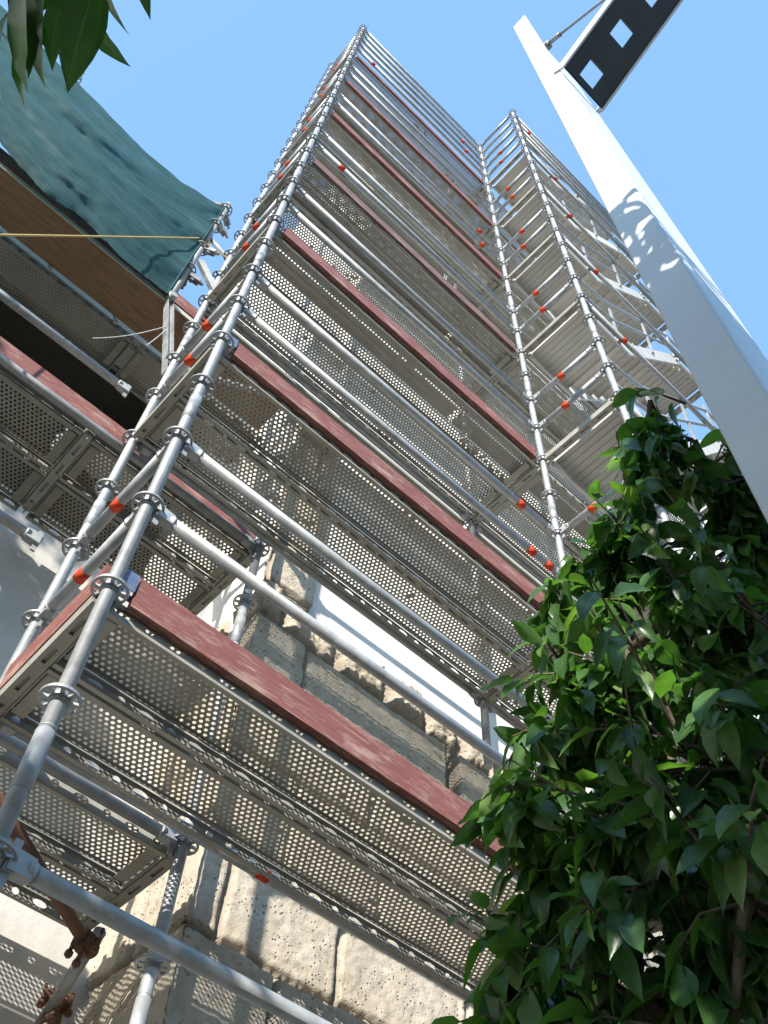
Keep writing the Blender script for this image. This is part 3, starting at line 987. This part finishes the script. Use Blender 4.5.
b.box(((wx1 + xr_) / 2, YL + .15, (wz0 + wz1) / 2), (xr_ - wx1, .3, wz1 - wz0))
link('side_wall', b.mesh('side_wall', M['grey_plaster']), B, (0, 0, 0))
b = MB()                                                          # guessed recess behind the open bay, painted dark in place of its shade
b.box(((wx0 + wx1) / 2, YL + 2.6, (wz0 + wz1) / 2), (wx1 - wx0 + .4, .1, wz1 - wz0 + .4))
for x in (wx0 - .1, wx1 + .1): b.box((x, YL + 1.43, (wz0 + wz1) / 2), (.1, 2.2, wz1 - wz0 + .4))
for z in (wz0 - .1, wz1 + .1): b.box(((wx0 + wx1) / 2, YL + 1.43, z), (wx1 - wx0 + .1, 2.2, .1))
link('bay_interior', b.mesh('bay_interior', M['shade_dark']), B, (0, 0, 0))

# ------------------------------------------------------------------ white lamp post with perforated arm
PX = .5566; BW = .3117; PS = .895
yc = lambda z: -1.8794 + (6.97 - z) * .0095
Pm = thing('lamp_post', 'white steel lamp mast with dark perforated arm, in front of the stair tower', 'post', (PX, yc(GZ), GZ))
def bevel_slab(x0, x1, wdt, z0, z1, dy=0):
    b = MB(); bv = .005; vs = []
    ring = [(x0 + bv, -wdt / 2), (x1 - bv, -wdt / 2), (x1, -wdt / 2 + bv), (x1, wdt / 2 - bv), (x1 - bv, wdt / 2), (x0 + bv, wdt / 2), (x0, wdt / 2 - bv), (x0, -wdt / 2 + bv)]
    for z in (z0, z1):
        vs += [(x, yc(z) + dy + y, z) for x, y in ring]
    fs = [(k, (k + 1) % 8, 8 + (k + 1) % 8, 8 + k) for k in range(8)] + [tuple(range(7, -1, -1)), tuple(range(8, 16))]
    b.add(vs, fs); return b
link('front_plate', bevel_slab(PX, PX + .020, .120, GZ, 6.97).mesh('front_plate', M['white_paint']), Pm, (0, 0, 0))
link('box_column', bevel_slab(PX + .030, PX + BW, .108, GZ, 5.32, -.004).mesh('box_column', M['white_paint']), Pm, (0, 0, 0))
link('groove_shade', bevel_slab(PX + .020, PX + .030, .080, GZ, 5.2).mesh('groove_shade', M['dark_paint']), Pm, (0, 0, 0))  # dark filler slab, paints the shade of the groove between plate and column
b = MB(); b.box((PX + BW / 2, yc(GZ), GZ + .01), (.6, .4, .02)); link('base_plate', b.mesh('base_plate', M['white_paint']), Pm, (0, 0, 0))
ad = Vector((0, -.81, .586)).normalized(); an = Vector((0, .586, .81)).normalized()
ao = Vector((PX, -1.946, 4.388))
b = MB(); aln = 2.8; pit = .345 * PS; put = lambda t: (lambda x, a: tuple(ao + Vector((x, 0, 0)) + ad * a + an * t))
hs, hw = .066 * PS, .061 * PS
nh = int(aln / pit)
for t in (0, .012):
    for k in range(nh):
        a0 = -hs + k * pit if k else 0
        a1 = -hs + (k + 1) * pit
        cxh, ch = .167 * PS, .105 * PS + k * pit
        # four strips round one square hole
        p = put(t)
        for xa, xb, aa, ab in ((0, BW, a0, ch - hs), (0, BW, ch + hs, a1), (0, cxh - hw, ch - hs, ch + hs), (cxh + hw, BW, ch - hs, ch + hs)):
            b.add([p(xa, aa), p(xb, aa), p(xb, ab), p(xa, ab)], [(0, 1, 2, 3)])
for k in range(nh):
    ch = .105 * PS + k * pit; cxh = .167 * PS
    p, q = put(0), put(.012)
    cs = [(cxh - hw, ch - hs), (cxh + hw, ch - hs), (cxh + hw, ch + hs), (cxh - hw, ch + hs)]
    for i in range(4):
        j = (i + 1) % 4
        b.add([p(*cs[i]), p(*cs[j]), q(*cs[j]), q(*cs[i])], [(0, 1, 2, 3)])
e = -hs + nh * pit
arm = link('arm', b.mesh('arm', M['dark_paint']), Pm, (0, 0, 0))
b = MB()
for x in (-.006, BW + .006):
    p = ao + Vector((x, 0, 0)) + an * .035
    b.obox(p + ad * -.02, p + ad * e, .011, .10, up=an)
link('arm_flange', b.mesh('arm_flange', M['white_paint']), arm, (0, 0, 0))
b = MB()
r0 = Vector((PX + .03, -1.944, 5.46)); r1 = ao + ad * .76 + an * .06 + Vector((.03, 0, 0))
b.path([r0, r1], .0085, 10); b.path([r0 + (r1 - r0) * .03, r0 + (r1 - r0) * .16], .015, 10)
b.path([r0 + Vector((-.02, .01, 0)), r0 + Vector((.03, .01, 0))], .024, 10)
link('stay_rod', b.mesh('stay_rod', M['fitting']), Pm, (0, 0, 0))

# ------------------------------------------------------------------ trees
def leaf_cloud(base, axis, nrm, ln, wd, tint):
    """Vectorised leaves: each one a folded, drooping blade of 10 quads."""
    st = np.array([0, .05, .14, .27, .42, .57, .71, .83, .92, .97, 1.0]); hw = np.array([.02, .22, .58, .90, 1.0, .94, .74, .46, .20, .08, .0])
    n = len(base)
    side = np.cross(axis, nrm); side /= np.linalg.norm(side, axis=1)[:, None] + 1e-9
    nrm = np.cross(side, axis)
    droop = rng.uniform(.08, .50, n); fold = rng.uniform(.12, .55, n); twist = rng.uniform(-.5, .5, n)
    V = np.empty((n, len(st), 3, 3))
    for k, (t, h) in enumerate(zip(st, hw)):
        c = base + axis * (ln * t)[:, None] - nrm * (droop * ln * t * t)[:, None]
        tw = twist * t
        sd_ = side * np.cos(tw)[:, None] + nrm * np.sin(tw)[:, None]
        up = nrm * np.cos(tw)[:, None] - side * np.sin(tw)[:, None]
        wv_ = rng.normal(0, .05, n) * wd
        for m_, sg in enumerate((-1, 0, 1)):
            V[:, k, m_] = c + sd_ * (sg * h * wd / 2)[:, None] + up * (abs(sg) * h * wd / 2 * fold + abs(sg) * wv_ * h)[:, None]
    vs = V.reshape(-1, 3)
    q = []
    for k in range(len(st) - 1):
        for m_ in range(2):
            a = k * 3 + m_; q.append((a, a + 1, a + 4, a + 3))
    q = np.array(q)
    F = (q[None] + (np.arange(n) * len(st) * 3)[:, None, None]).reshape(-1, 4)
    rib = np.tile(np.array([1, 0, 1.0]), n * len(st))
    tin = np.repeat(tint, len(st) * 3)
    return vs, F, rib, tin
def leaf_mesh(name, vs, F, rib, tin):
    me = bpy.data.meshes.new(name)
    me.vertices.add(len(vs)); me.vertices.foreach_set('co', vs.ravel())
    me.loops.add(F.size); me.loops.foreach_set('vertex_index', F.ravel().astype(np.int32))
    me.polygons.add(len(F)); me.polygons.foreach_set('loop_start', np.arange(0, F.size, 4, dtype=np.int32))
    try: me.polygons.foreach_set('loop_total', np.full(len(F), 4, dtype=np.int32))
    except Exception: pass
    me.polygons.foreach_set('use_smooth', np.ones(len(F), dtype=bool))
    for nm, d in (('rib', rib), ('tint', tin)):
        at = me.attributes.new(nm, 'FLOAT', 'POINT'); at.data.foreach_set('value', d.astype(np.float32))
    me.materials.append(M['leaf']); me.update(); me.validate()
    return me

def grow(name, label, cat, root, trunk, blobs, per, llen, keep=None, lean=.0, tintr=(0, .8), group=None):
    """trunk: points with radii; blobs: (centre, radius, twigs). Twigs carry alternate hanging leaves."""
    t = thing(name, label, cat, root, group)
    b = MB(); b.path([p for p, r in trunk], [r for p, r in trunk], 12)
    link('trunk', b.mesh('trunk', M['bark']), t, (0, 0, 0))
    tw = MB(); BA, AX, NR, LN, WD, TI = [], [], [], [], [], []
    tip = Vector(trunk[-1][0]); nodes = [Vector(p) for p, r in trunk[len(trunk) // 2:]]
    for c, r, n in blobs:
        c = Vector(c)
        src = min(nodes, key=lambda p: (p - c).length)
        midp = src.lerp(c, .5) + Vector((random.uniform(-.1, .1), random.uniform(-.1, .1), random.uniform(0, .15))) * r * 2
        if keep is None or (keep(midp) and keep(c)):
            tw.path([src, midp, c], [.016, .011, .007], 7)
            nodes += [midp, c]
        for _ in range(n):
            d = Vector((random.gauss(0, 1), random.gauss(0, 1), random.gauss(0, 1))).normalized()
            e_ = c + d * r * (random.uniform(.25, 1.0) if random.random() < .8 else random.uniform(1.0, 1.55))
            s_ = c + d * r * random.uniform(0, .12)
            ml = s_.lerp(e_, .55) + Vector((0, 0, .12 * r))
            if keep and not (keep(e_) and keep(ml)): continue
            tw.path([s_, ml, e_], [.0045, .0032, .0018], 5, caps=False)
            for q in range(per):
                f = .25 + .75 * (q + random.random() * .6) / per
                p = s_.lerp(ml, f / .55) if f < .55 else ml.lerp(e_, (f - .55) / .45)
                rd = Vector((random.gauss(0, 1), random.gauss(0, 1), random.gauss(0, 1))).normalized()
                ax = (d * .45 + rd * .62 + Vector((0, 0, -.82 + lean))).normalized()
                p = p + ax * .012
                if keep and not keep(p + ax * .06): continue
                nr = (Vector((0, 0, 1)) * .7 + d * .75 + Vector((random.gauss(0, 1), random.gauss(0, 1), random.gauss(0, 1))) * .45)
                l_ = llen * random.choice((.55, .75, .9, 1, 1, 1.1, 1.25))
                BA.append(p); AX.append(ax); NR.append(nr); LN.append(l_); WD.append(l_ * random.uniform(.34, .50))
                TI.append(random.uniform(*tintr) if random.random() < .93 else 1.0)
    link('branches', tw.mesh('branches', M['bark']), t, (0, 0, 0))
    A = lambda v: np.array([tuple(x) for x in v])
    me = leaf_mesh('foliage', *leaf_cloud(A(BA), A(AX), A(NR), np.array(LN), np.array(WD), np.array(TI)))
    link('foliage', me, t, (0, 0, 0))
    return t

def outside_post(p):
    return not (PX - .06 < p.x < PX + BW + .06 and -2.0 < p.y < -1.62)
bush = []
for u, v, s_, r, n in ((705, 470, 2.75, .17, 13), (655, 440, 2.7, .09, 4), (740, 540, 2.7, .25, 20), (695, 440, 2.8, .15, 9), (645, 560, 2.5, .22, 19), (575, 610, 2.4, .13, 11), (700, 620, 2.4, .30, 28),
                       (625, 690, 2.2, .25, 25), (560, 735, 2.1, .17, 14), (525, 815, 2.0, .085, 6), (505, 785, 2.0, .05, 3), (760, 620, 2.3, .30, 25), (690, 760, 2.0, .30, 30), (760, 760, 1.9, .30, 25), (605, 830, 2.0, .22, 24),
                       (545, 885, 2.0, .15, 13), (505, 960, 2.0, .10, 8), (660, 880, 1.85, .27, 26), (750, 900, 1.7, .28, 22), (560, 985, 2.0, .18, 14), (640, 1000, 1.8, .24, 20), (510, 1020, 1.95, .09, 6),
                       (730, 1040, 1.65, .26, 17), (830, 700, 2.2, .4, 22), (830, 900, 1.8, .4, 22), (660, 1150, 1.8, .3, 14), (800, 1150, 1.7, .4, 16), (620, 525, 2.65, .13, 8), (588, 570, 2.5, .08, 5), (560, 660, 2.3, .08, 5), (690, 405, 2.8, .12, 9), (735, 430, 2.9, .13, 8), (650, 400, 2.75, .07, 4), (665, 470, 2.7, .12, 8), (748, 478, 2.75, .14, 12), (775, 540, 2.7, .18, 14), (725, 500, 2.75, .16, 12)):
    bush.append((cam_ray(u, v, s_), r, n))
grow('tree', 'leafy tree with large glossy drooping green leaves at lower right, beside the white post', 'tree', (1.25, -.95, GZ),
     [((1.25, -.95, GZ), .075), ((1.2, -1.0, -2.2), .06), ((1.12, -1.08, -1.3), .05), ((1.08, -1.1, -.7), .04), ((.95, -1.15, -.2), .03), ((.85, -1.25, .35), .02), ((.85, -1.35, .8), .012)],
     bush, 8, .092, outside_post)

# the tree behind the camera: a spray of it hangs into the top left of the view; it shades the post and bush
h_a = Vector((SUN.x, SUN.y, 0)).normalized(); h_p = Vector((h_a.y, -h_a.x, 0)); h_k = -SUN.z / math.hypot(SUN.x, SUN.y)
def sunpos(u, v, al): return h_a * al + h_p * u + Vector((0, 0, v - h_k * al))
def unseen(p):
    d = p - CAM
    z = d.dot(R2)
    if z < .02: return True
    x, y = d.dot(R0) / z, d.dot(R1) / z
    return not (abs(x) < .43 and y > -.57 and abs(y) < .60)
over = []
for _ in range(30):
    over.append((sunpos(random.uniform(2.0, 4.0), random.uniform(-1.5, .75), random.uniform(-3.2, -2.0)), .38, 16))
for _ in range(100):
    over.append((sunpos(random.uniform(1.77, 1.90), random.uniform(-.5, .92), random.uniform(-3.0, -1.8)), .15, 11))
for _ in range(64):
    over.append((sunpos(random.uniform(.15, 1.6), random.uniform(-1.7, -.34), random.uniform(-3.2, -2.2)), .30, 13))
for u, v, n in ((1.80, 1.68, 2), (1.86, 1.50, 2), (1.90, 1.30, 2), (1.82, 1.36, 3), (1.79, 1.18, 3), (1.87, 1.20, 3), (1.96, .95, 2), (2.02, .9, 2), (.8, -.1, 4), (.95, .0, 4), (.6, .1, 4)):
    over.append((sunpos(u, v, -1.75), .10, n))
for _ in range(30):
    over.append((sunpos(random.uniform(.55, 1.0), random.uniform(-.9, -.35), random.uniform(-2.9, -2.1)), .17, 13))
grow('tree', 'dark-leaved tree mostly behind the viewer, out of the picture', 'tree', (-.9, -4.6, GZ),
     [((-.9, -4.6, GZ), .16), ((-.9, -4.5, -1.5), .13), ((-.85, -4.3, 0), .11), ((-.8, -4.0, 1.2), .08), ((-.8, -3.7, 2.2), .05), ((-.8, -3.5, 3.2), .03)],
     over, 8, .14, unseen, group=None)
hed = []
for _ in range(34):
    hed.append((sunpos(random.uniform(-.12, .78), random.uniform(-.5, .26), random.uniform(-4.2, -3.2)), .20, 11))
for _ in range(44):
    u = random.uniform(-2.2, 1.0); v = random.uniform(-1.7, .14 if -.5 < u < .9 else -.3)
    hed.append((sunpos(u, v, random.uniform(-4.3, -3.4)), .32, 13))
for _ in range(60):  # crown raised out of view to put the left wall in shade
    hed.append((sunpos(random.uniform(-2.6, -1.32), random.uniform(-.5, 4.2), random.uniform(-4.6, -3.2)), .34, 15))
for _ in range(22):  # extra unseen foliage added to darken a sunlit patch of that wall
    hed.append((sunpos(random.uniform(-1.4, -1.0), random.uniform(2.15, 3.1), random.uniform(-4.4, -3.4)), .22, 14))
grow('tree', 'unseen leafy tree left of the viewer, high crown added to shade the wall', 'tree', (-3.6, -1.9, GZ),
     [((-3.6, -1.9, GZ), .12), ((-3.55, -1.9, -2), .1), ((-3.5, -1.95, -1), .08), ((-3.4, -1.6, 0), .06), ((-3.6, -1.0, 1.2), .05), ((-3.9, -.4, 3.2), .04), ((-4.0, 0, 5.2), .02)],
     hed, 8, .13, unseen)

# hanging spray at the top left
def spray():
    t = thing('branch', 'dark drooping leaf spray hanging into the top left corner', 'branch', cam_ray(-60, -120, 1.25))
    tw = MB(); BA, AX, NR, LN, WD, TI = [], [], [], [], [], []
    root = Vector((-.8, -3.7, 2.2))
    tip = cam_ray(30, -5, 1.22); mid = cam_ray(-20, -160, 1.35)
    tw.path([root, Vector((-1.0, -2.9, 1.6)), cam_ray(-60, -420, 1.7), mid, tip], [.03, .02, .012, .006, .003], 8)
    for (u0, v0, u1, v1, s_, wf) in ((92, -30, 76, 85, 1.24, .42), (98, -22, 62, 78, 1.2, .36), (84, 16, 116, 64, 1.3, .34), (22, 28, 10, 104, 1.18, .36), (70, -10, 30, 46, 1.22, .5),
                                 (45, -20, 8, 60, 1.2, .5), (30, -30, -12, 70, 1.16, .5), (60, -40, 66, 40, 1.26, .46), (0, -40, -20, 60, 1.15, .5), (20, -30, 38, 52, 1.2, .40),
                                 (98, -40, 104, 30, 1.27, .42), (60, -60, 20, 20, 1.25, .5), (10, 10, -30, 90, 1.2, .5), (138, -40, 142, 8, 1.3, .3), (40, 10, 20, 70, 1.2, .36)):
        p = cam_ray(u0, v0, s_); q = cam_ray(u1, v1, s_ - .03)
        BA.append(p); AX.append((q - p).normalized())
        nr = -R2 * .9 + R0 * random.uniform(-.7, .7) + Vector((0, 0, .5))
        NR.append(nr); LN.append((q - p).length); WD.append((q - p).length * wf); TI.append(random.uniform(0, .35))
        tw.path([mid.lerp(tip, random.uniform(.4, 1)), p], [.003, .0015], 5, caps=False)
    A = lambda v: np.array([tuple(x) for x in v])
    link('twig', tw.mesh('twig', M['bark']), t, (0, 0, 0))
    link('foliage', leaf_mesh('foliage', *leaf_cloud(A(BA), A(AX), A(NR), np.array(LN), np.array(WD), np.array(TI))), t, (0, 0, 0))
spray()

for o in bpy.data.objects:
    if '_w' in o: del o['_w']
